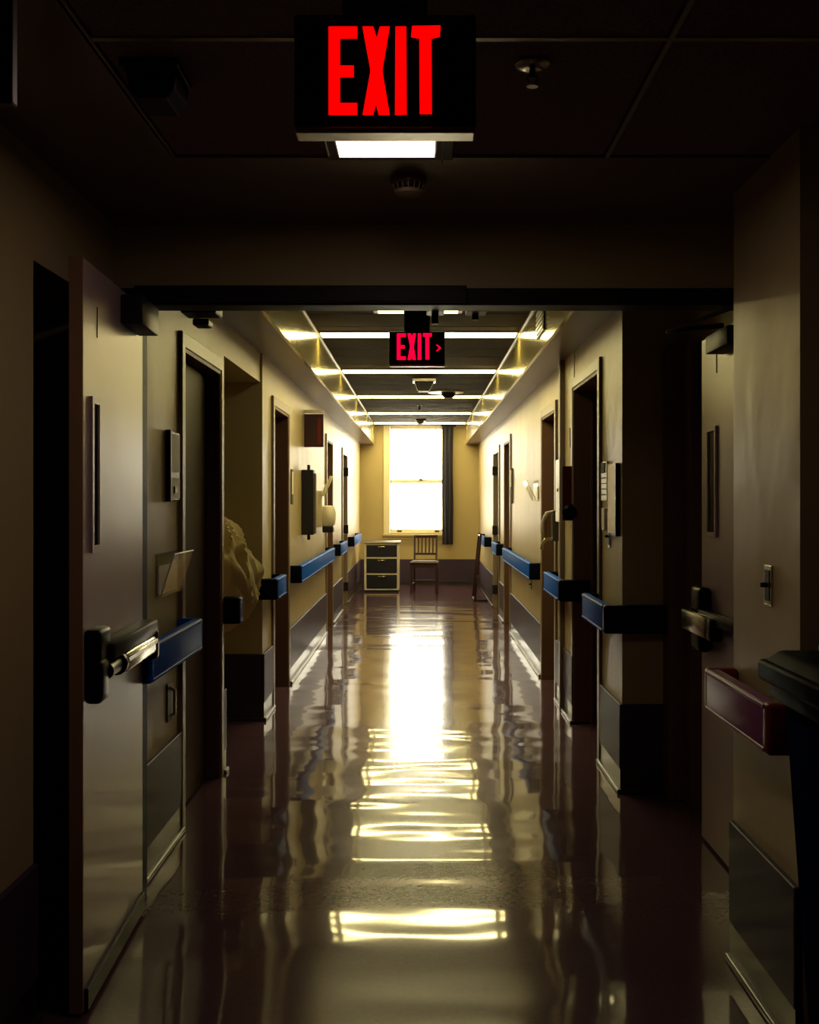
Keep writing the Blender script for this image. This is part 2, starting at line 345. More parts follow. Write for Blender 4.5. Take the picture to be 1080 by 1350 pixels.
MB().box(-.87, -.74, 4.11, 4.25, 2.13, 2.165, .006).out('holder_body', 'black', h); MB().box(-.84, -.78, 4.18, 4.27, 2.095, 2.12, .006).out('holder_arm', 'black', h)

# ------------------------------------------------------------------ handrails
def rail(side, X, y0, y1, label, near_wrap=None, far=True, body='blue', cap='navy', z0=.80, z1=.935, prot=.105, capd=.02):
    s = 1 if side == 'L' else -1
    r = thing('handrail', (X, (y0+y1)/2, z0), label, 'handrail', 'wall handrails along the corridor')
    xf = X+s*prot; xb = X+s*(prot-.045)
    MB().box(min(xf, xb), max(xf, xb), y0+capd, y1-capd, z0, z1, .010, 3).out('bumper', body, r, smooth=True)
    ew = X+s*.002
    if near_wrap:
        xe = X-s*near_wrap
        MB().box(min(xf, xe), max(xf, xe), y0-.045, y0+capd, z0-.002, z1+.002, .014, 3).out('return_end', cap, r, smooth=True)
    else:
        MB().box(min(xf, ew), max(xf, ew), y0, y0+capd+.02, z0-.002, z1+.002, .012, 3).out('end_cap', cap, r, smooth=True)
    MB().box(min(xf, ew), max(xf, ew), y1-capd-.02, y1, z0-.002, z1+.002, .012, 3).out('end_cap', cap, r, smooth=True)
    n = max(1, int((y1-y0)/.9)); 
    for i in range(n):
        yy = y0+(i+.5)*(y1-y0)/n
        MB().box(min(ew, xb), max(ew, xb), yy-.03, yy+.03, z0+.03, z1-.03, .003, 1).out('bracket', cap, r)
    for z in (z0+.006, z1-.012):
        xr = X+s*(prot+.003); MB().box(min(xf-s*.004, xr), max(xf-s*.004, xr), y0+capd, y1-capd, z-.003, z+.009, .002, 1).out('rub_strip', body, r)
    return r
rail('L', -1.06, 4.035, 4.98, 'blue handrail on left wall right behind the left door leaf', cap='blue')
rail('L', -1.06, 6.0, 6.11, 'black stub of handrail beside the laundry sack', far=True)
rail('L', XL, 7.5, 7.97, 'short dark blue handrail on the left pier just beyond the laundry sack', near_wrap=1.4)
rail('L', XL, 8.97, 12.45, 'longest blue handrail on the left wall')
rail('L', XL, 13.37, 14.6, 'short blue handrail on left wall between the two farthest doors')
rail('L', XL, 16.1, 18.0, 'farthest pale-lit handrail on the left wall near the drawer unit')
rail('R', .99, 2.92, 3.58, 'plum red handrail on the near right pillar beside the black bin', body='plum', cap='plumcap', z0=.795, z1=.925, prot=.10, capd=.03)
rail('R', 1.0, 5.60, 6.33, 'blue handrail wrapping the corner of the right pier under the notices', near_wrap=.33)
rail('R', XR, 7.38, 8.26, 'blue handrail below the dark red cabinet on right wall', near_wrap=.10)
rail('R', XR, 9.34, 12.45, 'longest blue handrail on the right wall')
rail('R', XR, 13.45, 14.28, 'short blue handrail on right wall between the two farthest doors')
rail('R', XR, 16.0, 17.7, 'farthest handrail on right wall behind the leaning metal frame')

# ------------------------------------------------------------------ window
wn = thing('window_1', (-.075, YE, WZ0), 'bright sash window at the end of the corridor', 'window', kind='structure')
f = MB()
f.box(WX0-.11, WX0, YE-.02, YE+.0, WZ0-.02, 2.745, .003, 1); f.box(WX1, WX1+.14, YE-.02, YE, WZ0-.02, 2.745, .003, 1)
f.out('window_casing', 'cream', wn)
f = MB(); f.box(WX0-.13, WX1+.16, YE-.06, YE+.02, WZ0-.05, WZ0-.015, .004); f.box(WX0-.11, WX1+.14, YE-.018, YE+.0, WZ0-.11, WZ0-.05, .003); f.out('window_sill', 'wall', wn)
def sash(y, z0, z1, name):
    f = MB(); t_ = .022
    f.box(WX0+.005, WX0+t_, y, y+.035, z0, z1); f.box(WX1-t_, WX1-.005, y, y+.035, z0, z1)
    f.box(WX0+.005, WX1-.005, y, y+.035, z0, z0+.05); f.box(WX0+.005, WX1-.005, y, y+.035, z1-.05, z1)
    o = f.out(name, 'cream', wn); MB().box(WX0+t_, WX1-t_, y+.015, y+.019, z0+.03, z1-.03).out('pane', 'glass', o); return o
lo_ = sash(YE+.06, WZ0+.02, 1.80, 'lower_sash'); sash(YE+.10, 1.765, WZ1, 'upper_sash')
for x in (-.37, .28): MB().box(x-.04, x+.04, YE+.03, YE+.062, WZ0+.022, WZ0+.05, .003).out('sash_lift', 'dark', lo_)
MB().box(-.03, .03, YE+.045, YE+.075, 1.80, 1.83, .004).out('sash_lock', 'dark', lo_)
MB().box(WX0, WX1, YE+.0, YE+.30, WZ0-.0, WZ0+.022).out('inner_sill', 'cream', wn)
# curtain
def sheet(fn, nu, nv, th):
    bm = bmesh.new(); g = [[bm.verts.new(fn(i/nu, k/nv)) for k in range(nv+1)] for i in range(nu+1)]
    for i in range(nu):
        for k in range(nv): bm.faces.new((g[i][k], g[i+1][k], g[i+1][k+1], g[i][k+1]))
    bmesh.ops.solidify(bm, geom=bm.faces[:], thickness=th); m = MB(); m.bm.free(); m.bm = bm; return m
cu = thing('curtain', (.46, 19.45, .7), 'dark grey curtain gathered at the right side of the window', 'curtain')
sheet(lambda u, v: ((.365+.185*u)+.006*math.sin(9*v+u*5), 19.47+.045*math.sin(u*2*math.pi*2.5)*(1-.2*v)+.01*math.sin(v*4), .70+2.02*v), 56, 20, .006).out('curtain_cloth', 'curtain', cu, smooth=True)
MB().box(.34, .60, 19.42, 19.52, 2.715, 2.745, .004).out('curtain_track', 'dark', cu)
# outside
b = thing('apartment_building', (0, 44, -9), 'pale washed-out building seen through the end window', 'building')
MB().box(-14, 14, 44, 54, -9, 1.9).out('facade', 'outside', b)
MB().box(-14.3, 14.3, 43.7, 54, 1.9, 2.2).out('roof_edge', 'outside', b)
for i, x in enumerate((-3.2, -1.2, .8, 2.8)):
    for z in (-1.2, .1): MB().box(x, x+.9, 43.96, 44.02, z, z+.95).out('far_window', 'outwin', b)

# ------------------------------------------------------------------ lights
def striplight(y, label):
    r = thing('strip_light', (-.02, y, ZT), label, 'ceiling light', 'strip lights across the raised ceiling')
    MB().box(CX0+.02, CX1-.02, y-.12, y+.12, ZT-.012, ZT-.002).out('light_frame', 'silver', r)
    MB().box(CX0+.03, CX1-.03, y-.085, y+.085, ZT-.02, ZT-.010).out('diffuser', 'lamp', r)
for y, l in ((8.85, 'glowing strip light across the ceiling right behind the far exit sign, nearest full-width strip'), (11.35, 'glowing strip light just below the far exit sign in view, second across the ceiling'),
             (14.1, 'glowing strip light beyond the square ceiling detector, third across the ceiling'),
             (16.8, 'glowing strip light fourth across the ceiling, last but one before the window'), (18.9, 'glowing strip light across the ceiling right above the window')): striplight(y, l)
r = thing('ceiling_light', (-.02, 7.2, ZT), 'short lit ceiling panel just visible under the doorway header', 'ceiling light')
MB().box(-.32, .28, 6.6, 7.78, ZT-.02, ZT).out('light_frame', 'silver', r); MB().box(-.29, .25, 6.63, 7.75, ZT-.026, ZT-.018).out('diffuser', 'lamp3', r)
r = thing('ceiling_light', (-.09, 2.8, ZC), 'lit white ceiling panel right behind the near exit sign', 'ceiling light')
f = MB()
f.box(-.262, -.228, 2.42, 3.20, ZC-.014, ZC+.004, .003, 1); f.box(.040, .090, 2.42, 3.20, ZC-.014, ZC+.004, .003, 1)
f.box(-.262, .090, 2.39, 2.42, ZC-.014, ZC+.004, .003, 1); f.box(-.262, .090, 3.195, 3.212, ZC-.010, ZC+.004, .003, 1); f.box(.058, .062, 2.42, 3.2, ZC-.022, ZC-.010)
f.out('light_frame', 'dark', r); MB().box(-.23, .038, 2.42, 3.196, ZC-.006, ZC+.003).out('diffuser', 'lamp2', r)
MB().box(-.256, -.252, 2.45, 3.15, ZC-.017, ZC-.012).out('edge_strip', 'silver', r)

# ------------------------------------------------------------------ exit signs
LET = {'E': [(220, 137), (378, 137), (378, 198), (282, 200), (282, 345), (358, 345), (358, 405), (282, 405), (282, 543), (378, 543), (378, 605), (220, 605)],
       'X': [(407, 137), (466, 137), (486, 200), (503, 137), (557, 137), (516, 370), (557, 605), (497, 605), (481, 545), (466, 605), (408, 605), (452, 370)],
       'I': [(590, 137), (648, 137), (651, 603), (587, 605)],
       'T': [(682, 134), (838, 132), (834, 190), (788, 200), (790, 600), (724, 600), (722, 200), (676, 192)]}
def exit_sign(x0, x1, y, z0, z1, label, lm, arrow, mount_top, lipm='silver'):
    # face sits in plane y, letters proud of it
    r = thing('exit_sign', ((x0+x1)/2, y+.02, z0), label, 'exit sign')
    MB().box(x0, x1, y, y+.045, z0, z1, .004, 2).out('sign_body', 'signbox', r)
    sx = (x1-x0)/(1035-28); sz = (z1-z0)/(668-70)
    for ch in 'EXIT':
        pts = []
        for px, py in LET[ch]:
            X = x0+(px-28)*sx; Z = z1-(py-70)*sz
            if arrow: X = x0+.045*(x1-x0)/.32+(px-220)*sx*1.02; Z = z1-(py-100)*sz*1.02
            pts.append((X, -Z))
        MB().prism(pts, .003, Matrix(((1, 0, 0, 0), (0, 0, 1, y-.002), (0, -1, 0, 0), (0, 0, 0, 1)))).out('letter', lm, r)
    if arrow:
        zc = (z0+z1)/2-.0; xa = x1-.052; h = .018
        pts = [(xa, zc+h), (xa+.010, zc+h), (xa+.030, zc), (xa+.010, zc-h), (xa, zc-h), (xa+.018, zc)]
        MB().prism([(p[0], -p[1]) for p in pts], .003, Matrix(((1, 0, 0, 0), (0, 0, 1, y-.002), (0, -1, 0, 0), (0, 0, 0, 1)))).out('arrow', lm, r)
    MB().box(x0+.002, x1-.002, y-.002, y+.047, z0-.011, z0, .002, 1).out('bottom_trim', lipm, r)
    mx = (x0+x1)/2
    MB().box(mx-.075, mx+.075, y+.0, y+.05, z1, mount_top-.03, .006).out('mount_neck', 'signbox', r)
    MB().box(mx-.1, mx+.1, y-.03, y+.08, mount_top-.03, mount_top, .008).out('mount_canopy', 'signbox', r)
exit_sign(-.223, .097, 2.0, 2.107, 2.305, 'large black exit sign with red lit letters at the top', 'letter', False, ZC+.002)
exit_sign(-.182, .138, 6.5, 2.228, 2.417, 'small distant exit sign with a right-pointing arrow', 'letter2', True, ZT)

# ------------------------------------------------------------------ ceiling devices
r = thing('speaker_box', (-.60, 2.55, ZC), 'dark rounded box on the near ceiling left of the exit sign', 'ceiling device')
MB().box(-.665, -.535, 2.50, 2.66, ZC-.012, ZC+.004, .003).out('base_plate', 'dark', r)
MB().prism([(-.655, -.012), (-.645, -.06), (-.63, -.078), (-.56, -.078), (-.545, -.06), (-.538, -.012)], .13, Matrix(((1, 0, 0, 0), (0, 0, 1, 2.515), (0, 1, 0, ZC), (0, 0, 0, 1)))).out('body', 'dark', r, bev=.004)
r = thing('sprinkler', (.248, 2.53, ZC), 'pendant sprinkler on the near ceiling right of the exit sign', 'sprinkler')
MB().lathe([(.038, .004), (.040, -.002), (.034, -.008), (.016, -.012)], Matrix.Translation((.248, 2.53, ZC))).out('escutcheon', 'chrome', r, smooth=True)
m_ = MB().cyl((.248, 2.53, ZC-.03), (.248, 2.53, ZC-.008), .007); m_.tube([(.241, 2.53, ZC-.02), (.236, 2.53, ZC-.032), (.246, 2.53, ZC-.046)], .0018); m_.tube([(.255, 2.53, ZC-.02), (.260, 2.53, ZC-.032), (.250, 2.53, ZC-.046)], .0018); m_.out('nozzle', 'dark', r, smooth=True)
MB().cyl((.248, 2.53, ZC-.050), (.248, 2.53, ZC-.046), .013).out('deflector', 'chrome', r, smooth=True)
r = thing('smoke_detector', (-.037, 3.42, ZC), 'round smoke detector on the ceiling under the lit panel', 'smoke detector')
MB().lathe([(.054, .004), (.055, -.012), (.050, -.020), (.046, -.022)], Matrix.Translation((-.037, 3.42, ZC))).out('base', 'jamb', r, smooth=True)
MB().lathe([(.047, -.020), (.045, -.034), (.036, -.040)], Matrix.Translation((-.037, 3.42, ZC))).out('chamber', 'black', r, smooth=True)
m_ = MB()
for i in range(16):
    a = i*math.pi/8; m_.cyl((-.037+.049*math.cos(a), 3.42+.049*math.sin(a), ZC-.022), (-.037+.041*math.cos(a), 3.42+.041*math.sin(a), ZC-.040), .0022, n=6)
m_.lathe([(.042, -.038), (.040, -.048), (.028, -.054), (.0, -.055001)][:3], Matrix.Translation((-.037, 3.42, ZC))); m_.out('cage', 'frame', r, smooth=True)
MB().cyl((-.037, 3.366, ZC-.016), (-.037, 3.372, ZC-.014), .004).out('indicator', 'chrome', r)
r = thing('ceiling_detector', (.035, 12.2, ZT), 'square dark detector hanging under the raised ceiling below the far exit sign', 'smoke detector')
MB().box(-.09, .16, 12.1, 12.35, ZT-.03, ZT+.004, .004).out('base_plate', 'silver', r)
MB().prism([(-.07, 0), (.14, 0), (.085, -.10), (-.03, -.10)], .18, Matrix(((1, 0, 0, 0), (0, 0, 1, 12.13), (0, 1, 0, ZT-.03), (0, 0, 0, 1)))).out('body', 'dark', r, bev=.006)
r = thing('ceiling_detector', (.33, 13.6, ZT), 'small dark dome detector on a pale plate right of the square one', 'smoke detector')
MB().cyl((.30, 13.6, ZT-.012), (.30, 13.6, ZT+.004), .21, n=32).out('plate', 'silver', r, smooth=True)
MB().lathe([(.085, 0), (.085, -.03), (.05, -.06), (.0301, -.065)], Matrix.Translation((.33, 13.6, ZT-.012))).out('dome', 'dark', r, smooth=True)
r = thing('sprinkler', (-.02, 15.5, ZT), 'tiny sprinkler hanging under the far raised ceiling', 'sprinkler')
MB().cyl((-.02, 15.5, ZT-.006), (-.02, 15.5, ZT+.003), .04).out('escutcheon', 'dark', r); MB().cyl((-.02, 15.5, ZT-.07), (-.02, 15.5, ZT-.005), .014).out('nozzle', 'dark', r)
r = thing('ceiling_detector', (-.01, 18.2, ZT), 'small grey detector box on the ceiling just above the window', 'smoke detector')
MB().box(-.08, .08, 18.1, 18.3, ZT-.03, ZT+.004, .006).out('base_plate', 'dark', r); MB().lathe([(.06, 0), (.05, -.035), (.03, -.045)], Matrix.Translation((-.01, 18.2, ZT-.03))).out('dome', 'ink', r, smooth=True)
r = thing('air_grille', (CX1, 7.0, 2.6), 'small louvred grille on the right side face of the raised ceiling', 'grille')
MB().box(CX1-.012, CX1+.004, 7.0, 7.42, 2.50, 2.68, .003).out('grille_frame', 'dark', r)
m_ = MB()
for i in range(5): m_.box(CX1-.018, CX1-.010, 7.03, 7.39, 2.52+i*.03, 2.532+i*.03)
m_.out('louvres', 'silver', r)
r = thing('hanging_sign', (-.85, 1.87, 2.1), 'black board hanging at the top left corner of the view', 'sign')
MB().box(-1.06, -.668, 1.86, 1.885, 2.10, 2.38, .003).out('board', 'signbox', r)
for x in (-.75, -.98): MB().cyl((x, 1.872, 2.38), (x, 1.872, ZC+.004), .006).out('hanger', 'dark', r)

# ------------------------------------------------------------------ wall fittings, left
r = thing('name_plate_holder', (-1.05, 4.83, 1.45), 'chrome and black upright sign holder on left wall beside the first brown door', 'sign holder')
MB().box(-1.062, -1.038, 4.72, 4.74, 1.445, 1.745, .004).out('side_rail', 'black', r)
MB().box(-1.062, -1.045, 4.74, 4.93, 1.45, 1.74, .003).out('back_plate', 'black', r)
MB().box(-1.046, -1.042, 4.76, 4.92, 1.57, 1.73).out('name_card', 'paper', r); MB().box(-1.046, -1.042, 4.76, 4.92, 1.46, 1.545).out('small_card', 'paper', r)
MB().box(-1.043, -1.037, 4.80, 4.84, 1.48, 1.51).out('slider', 'black', r)
r = thing('file_pocket', (-1.04, 4.75, 1.06), 'clear tilted file pocket on left wall above the blue handrail', 'file pocket')
def pocket(s, X, y0, y1, z0, z1, lean, r):
    m = MB(); th = .004
    m.box(X, X+s*th, y0, y1, z0, z1)
    pts = [(X, z0), (X+s*.02, z0), (X+s*(.02+lean), z1-.0), (X+s*(.016+lean), z1), (X+s*.016, z0+.005), (X, z0+.005)]
    m.prism([(p[0], p[1]) for p in pts], y1-y0, Matrix(((1, 0, 0, 0), (0, 0, 1, y0), (0, 1, 0, 0), (0, 0, 0, 1)))); m.out('pocket_body', 'clear', r)
    e = MB(); e.tube([(X+s*(.018+lean), y0, z1), (X+s*.019, y0, z0+.004), (X, y0, z0)], .003); e.tube([(X+s*(.018+lean), y0, z1), (X+s*(.018+lean), y1, z1)], .003)
    e.box(X, X+s*.008, y0+.02, y1-.02, z0+.01, z1-.05); e.out('pocket_edge', 'white', r, smooth=True)
pocket(1, -1.06, 4.55, 4.93, 1.06, 1.235, .055, r)
r = thing('pull_handle', (-1.05, 4.75, .6), 'slim upright chrome pull on left wall below the blue handrail', 'pull handle')
MB().tube([(-1.062, 4.78, .545), (-1.035, 4.78, .555), (-1.035, 4.78, .655), (-1.062, 4.78, .665)], .006).out('grip', 'chrome', r, smooth=True)
MB().box(-1.062, -1.055, 4.74, 4.82, .525, .685, .002).out('plate', 'dark', r)
# extinguisher sign, wall box, dispenser on the far left wall
r = thing('extinguisher_sign', (-.96, 10.2, 2.0), 'dark maroon projecting sign with a down arrow on the left wall', 'sign')
MB().box(XL-.005, -.872, 10.19, 10.23, 1.93, 2.225, .004).out('sign_panel', 'redsign', r)
A = Matrix(((1, 0, 0, 0), (0, 0, 1, 10.185), (0, -1, 0, 0), (0, 0, 0, 1)))
P_ = [(-.925, -2.19), (-.925, -1.98), (-.94, -1.98), (-.91, -1.95), (-.88, -1.98), (-.895, -1.98), (-.895, -2.19)]
MB().prism(P_, .006, A).out('down_arrow', 'plumcap', r)
MB().box(XL-.005, -.872, 10.18, 10.24, 2.235, 2.262, .003).out('top_bracket', 'paper', r)
r = thing('wall_box', (-.99, 10.0, 1.15), 'dark grey upright narrow box hung on left wall under the maroon arrow sign', 'wall box')
MB().box(XL-.004, -.94, 9.95, 10.10, 1.15, 1.72, .006).out('body', 'dark', r); MB().box(-.945, -.925, 9.97, 10.08, 1.16, 1.69, .004).out('front', 'ink', r)
MB().box(-1.0, -.975, 10.0, 10.05, 1.72, 1.765, .004).out('top_peg', 'dark', r); MB().box(-1.0, -.975, 10.0, 10.05, 1.105, 1.15, .004).out('bottom_peg', 'dark', r)
r = thing('chart_holder', (-1.03, 8.95, 1.4), 'thin dark upright card holder on left wall beside the door past the sack', 'sign holder')
MB().box(XL-.003, XL+.022, 9.0, 9.12, 1.42, 1.70, .003).out('holder', 'ink', r); MB().box(XL+.02, XL+.026, 9.01, 9.1, 1.5, 1.68).out('card', 'paper', r)
r = thing('soap_dispenser', (-.99, 11.6, 1.2), 'pale round-bodied soap dispenser on left wall past the dark box', 'dispenser')
MB().box(XL-.003, -1.0, 11.55, 11.75, 1.18, 1.55, .006).out('back_plate', 'white', r)
MB().lathe([(.05, 0), (.075, .03), (.08, .14), (.06, .20), (.03, .21)], Matrix.Translation((-.945, 11.6, 1.19))).out('bottle', 'white', r, smooth=True)
MB().box(-1.0, -.89, 11.53, 11.67, 1.125, 1.19, .012).out('push_pad', 'dark', r)
m_ = MB(); m_.box(-.014, .014, -.08, .08, -.11, .11, .004, 2, Matrix.Translation((-.955, 11.6, 1.60)) @ Matrix.Rotation(.45, 4, 'Y')); m_.out('tilted_leaflet', 'paper', r)
# right wall fittings
def switch(X, y, z, h, label, s=-1):
    r = thing('light_switch', (X, y, z-h/2), label, 'switch')
    MB().box(X+s*.006, X-s*.003, y-.035, y+.035, z-h/2, z+h/2, .003, 2).out('switch_plate', 'chrome', r)
    MB().box(X+s*.008, X+s*.004, y-.02, y+.02, z-h*.38, z+h*.38, .001, 1).out('inset', 'dark', r)
    MB().box(X+s*.026, X+s*.006, y-.006, y+.006, z-.006, z+.008, .002, 1).out('toggle', 'dark', r)
switch(.99, 3.23, 1.21, .115, 'steel light switch on the near right pillar above the plum rail')
switch(1.0, 6.02, 1.26, .115, 'steel light switch on right pier above the corner handrail')
switch(XR, 10.2, .70, .10, 'small steel switch plate under the longest right handrail')
r = thing('room_sign', (.99, 6.0, 1.45), 'small room sign with two plates on right pier beside the clear notice holder', 'sign')
MB().box(.988, 1.003, 6.05, 6.24, 1.45, 1.66, .003).out('upper_plate', 'white', r)
MB().box(.984, .989, 6.10, 6.22, 1.60, 1.655).out('pictogram', 'ink', r)
m_ = MB(); [m_.box(.985, .989, 6.08, 6.21, z, z+.005) for z in (1.48, 1.51, 1.54, 1.57)]; m_.out('text_lines', 'ink', r)
MB().box(.984, 1.003, 6.08, 6.20, 1.29, 1.41, .003).out('lower_plate', 'paper', r); MB().box(.982, .986, 6.09, 6.10, 1.29, 1.41).out('plate_edge', 'ink', r)
r = thing('notice_holder', (.99, 5.8, 1.3), 'clear notice holder with a blank sheet on the right pier', 'sign holder')
MB().box(.985, 1.003, 5.74, 5.98, 1.28, 1.63, .002).out('sheet', 'paper', r); MB().box(.978, 1.003, 5.715, 5.74, 1.27, 1.64, .002).out('dark_edge', 'black', r)
MB().box(.980, .984, 5.74, 5.98, 1.27, 1.64).out('cover', 'clear', r)
r = thing('door_card', (.99, 7.5, 1.8), 'thin dark upright strip above the dark red cabinet', 'sign')
MB().box(XR-.012, XR+.002, 7.49, 7.52, 1.80, 1.93, .002).out('strip', 'ink', r)
r = thing('alarm_cabinet', (.97, 7.5, 1.3), 'dark red box with a black bell on the right wall', 'alarm cabinet')
MB().box(.922, 1.0, 7.41, 7.62, 1.32, 1.675, .004).out('cabinet_body', 'red', r)
MB().box(.902, .924, 7.41, 7.62, 1.31, 1.72, .003).out('lit_side', 'cream', r); MB().cyl((.896, 7.5, 1.52), (.906, 7.5, 1.52), .012).out('knob', 'redsign', r)  # cream colour paints in the light falling on the red cabinet's corridor side
MB().lathe([(.052, 0), (.052, .03), (.035, .045)], Matrix.Translation((.972, 7.41, 1.375)) @ Matrix.Rotation(math.pi/2, 4, 'X')).out('bell', 'black', r, smooth=True)
r = thing('sanitizer_dispenser', (.93, 8.2, 1.1), 'pale hand sanitizer dispenser with curved spout under the dark red cabinet', 'dispenser')
MB().box(.94, XR+.002, 8.10, 8.24, 1.16, 1.38, .01).out('back_plate', 'ink', r)
MB().tube([(.95, 8.14, 1.37), (.90, 8.14, 1.36), (.872, 8.14, 1.30), (.865, 8.14, 1.22)], .012).out('front_cover', 'white', r, smooth=True)
MB().tube([(.95, 8.14, 1.18), (.89, 8.14, 1.17), (.87, 8.14, 1.14), (.865, 8.14, 1.10)], .012).out('spout', 'chrome', r, smooth=True)
MB().box(.88, .95, 8.12, 8.2, 1.17, 1.35, .015).out('reservoir', 'clear', r)
r = thing('file_pocket', (XR, 9.8, 1.45), 'clear tilted file pocket on right wall above the longest handrail', 'file pocket')
pocket(-1, XR, 9.62, 10.0, 1.45, 1.62, .08, r)
r = thing('chart_holder', (XR, 12.3, 1.5), 'thin dark upright holder at the edge of the door past longest right handrail', 'sign holder')
MB().box(XR-.02, XR+.003, 12.26, 12.36, 1.42, 1.80, .003).out('holder', 'ink', r); MB().box(XR-.026, XR-.019, 12.27, 12.35, 1.6, 1.78).out('card', 'paper', r)

# ------------------------------------------------------------------ laundry sack
ls = thing('laundry_sack', (-1.22, 6.5, .66), 'crumpled cream laundry sack hanging in the left alcove', 'laundry sack')
NU, NV = 120, 90
def sack(u, v):
    # v 0 bottom .. 1 neck
    z = .665+.90*v
    prof = [(0, .03), (.04, .12), (.12, .215), (.25, .275), (.42, .30), (.58, .275), (.70, .205), (.80, .13), (.90, .075), (1.0, .05)]
    for (a, ra), (b_, rb) in zip(prof, prof[1:]):
        if a <= v <= b_: t_ = (v-a)/(b_-a); r_ = ra+(rb-ra)*(t_*t_*(3-2*t_)*.5+t_*.5); break
    th = 2*math.pi*u
    sag = th+1.1*math.sin(3.0*v)
    amp = .022+.034*max(0, math.sin(math.pi*min(1, v*1.15)))
    # diagonal drapery folds radiating from the gathered neck
    fold = math.sin(7*sag+5.5*(1-v)**1.3+1.2*math.sin(2*th)) ; fold2 = math.sin(13*sag-9*v+2*math.sin(3*th+v*4))
    fold = 1-abs(fold)**.7*1.6; 
    hz = math.sin(24*v+3.2*math.sin(th*2+.7)+1.5*math.cos(th*3))
    env = math.exp(-((v-.58)/.25)**2)
    r2 = r_+amp*(.55*fold+.28*fold2)*min(1, v*3+.15)*(.5+.8*v)+.030*env*hz*abs(math.sin(th*1.5+.4))
    cx = -1.225-.05*v+.02*math.sin(v*7); cy = 6.56-.08*v
    return Vector((cx+r2*math.cos(th), cy+max(.03, r2)*1.0*math.sin(th), z))
bm = bmesh.new(); gg = [[bm.verts.new(sack(i/NU, k/NV)) for k in range(NV+1)] for i in range(NU)]
for i in range(NU):
    for k in range(NV): bm.faces.new((gg[i][k], gg[(i+1) % NU][k], gg[(i+1) % NU][k+1], gg[i][k+1]))
bm.faces.new([gg[i][0] for i in range(NU)][::-1]); bm.faces.new([gg[i][NV] for i in range(NU)])
m_ = MB(); m_.bm.free(); m_.bm = bm; m_.out('sack_body', 'cloth', ls, smooth=True)
m_ = MB(); m_.lathe([(.055, -.02), (.064, 0), (.055, .02)], Matrix.Translation((-1.275, 6.48, 1.50))); m_.out('tie_cord', 'cloth', ls, smooth=True)
MB().tube([(-1.275, 6.48, 1.50), (-1.275, 6.3, 1.66), (-1.275, 6.16, 1.70)], .008).out('hanging_loop', 'cloth', ls, smooth=True)
r = thing('wall_hook', (-1.275, 6.12, 1.66), 'metal hook in the left alcove that holds the laundry sack', 'hook')
MB().box(-1.31, -1.24, 6.115, 6.13, 1.62, 1.74, .003).out('hook_plate', 'dark', r); MB().tube([(-1.275, 6.125, 1.70), (-1.275, 6.18, 1.685), (-1.275, 6.20, 1.72)], .008).out('hook_arm', 'dark', r)

# ------------------------------------------------------------------ black wheeled bin at right
bn = thing('waste_bin', (1.10, 2.55, 0), 'dark navy waste bin with black lid at the right edge', 'bin')
bn.matrix_world = Matrix.Translation((1.10, 2.55, 0))
def frustum(m, x0, x1, y0, y1, z0, z1, tx, ty, bev=.02):
    t = bmesh.new(); bmesh.ops.create_cube(t, size=1)
    for v in t.verts:
        top = v.co.z > 0; ex = 0 if top else tx; ey = 0 if top else ty
        v.co = Vector(((x0+ex if v.co.x < 0 else x1-ex), (y0+ey if v.co.y < 0 else y1-ey), z1 if top else z0))
    bmesh.ops.bevel(t, geom=t.edges[:], offset=bev, segments=3, affect='EDGES', profile=.5); m.add(t)
m_ = MB(); frustum(m_, .845, 1.36, 2.20, 2.67, .06, 1.00, .05, .06, .03); m_.out('bin_body', 'bin', bn, smooth=True)
m_ = MB(); m_.box(.822, 1.385, 2.18, 2.69, .985, 1.02, .008, 2); m_.out('bin_rim', 'binlid', bn, smooth=True)
m_ = MB(); frustum(m_, .80, 1.40, 2.15, 2.71, 1.025, 1.075, -.0, -.0, .012); frustum(m_, .84, 1.36, 2.2, 2.67, 1.07, 1.10, -.03, -.03, .01); m_.out('bin_lid', 'binlid', bn, smooth=True)
MB().box(.95, 1.3, 2.69, 2.725, 1.085, 1.105, .006, 2).out('lid_handle', 'black', bn, smooth=True)
for x in (.92, 1.28): MB().cyl((x-.02, 2.60, .06), (x+.02, 2.60, .06), .06, n=24).out('wheel', 'black', bn, smooth=True)
MB().box(.92, 1.28, 2.24, 2.32, 0, .065, .01).out('foot', 'black', bn)

# ------------------------------------------------------------------ far furniture
dr = thing('drawer_unit', (-.62, 18.1, 0), 'low three-drawer cabinet with pale frame beside the window wall', 'drawer unit')
x0, x1, y0, y1 = -.90, -.345, 18.05, 18.5
f = MB(); f.box(x0, x0+.035, y0, y1, .03, .77, .003); f.box(x1-.035, x1, y0, y1, .03, .77, .003)
for z in (.03, .275, .53, .745): f.box(x0+.035, x1-.035, y0, y0+.03, z, z+.022)
f.box(x0+.03, x1-.03, y1-.02, y1, .03, .77); f.out('cabinet_frame', 'cream', dr)
MB().box(x0-.02, x1+.02, y0-.02, y1+.01, .77, .80, .005).out('top', 'drawer', dr)
MB().box(x0-.018, x1+.018, y0-.026, y0-.018, .776, .794, .002).out('top_edging', 'cream', dr)
for z0_, z1_ in ((.055, .272), (.30, .527), (.555, .742)):
    d = MB().box(x0+.038, x1-.038, y0-.006, y0+.40, z0_, z1_, .004).out('drawer', 'drawer', dr)
    MB().box(-.685, -.565, y0-.022, y0-.006, z1_-.035, z1_-.018, .004).out('drawer_pull', 'chrome', d, smooth=True)
MB().box(x0+.01, x1-.01, y0+.02, y1-.01, 0, .03).out('plinth', 'drawer', dr)
ch = thing('dining_chair', (0, 0, 0), 'dark red wooden slat-back chair under the window', 'chair')
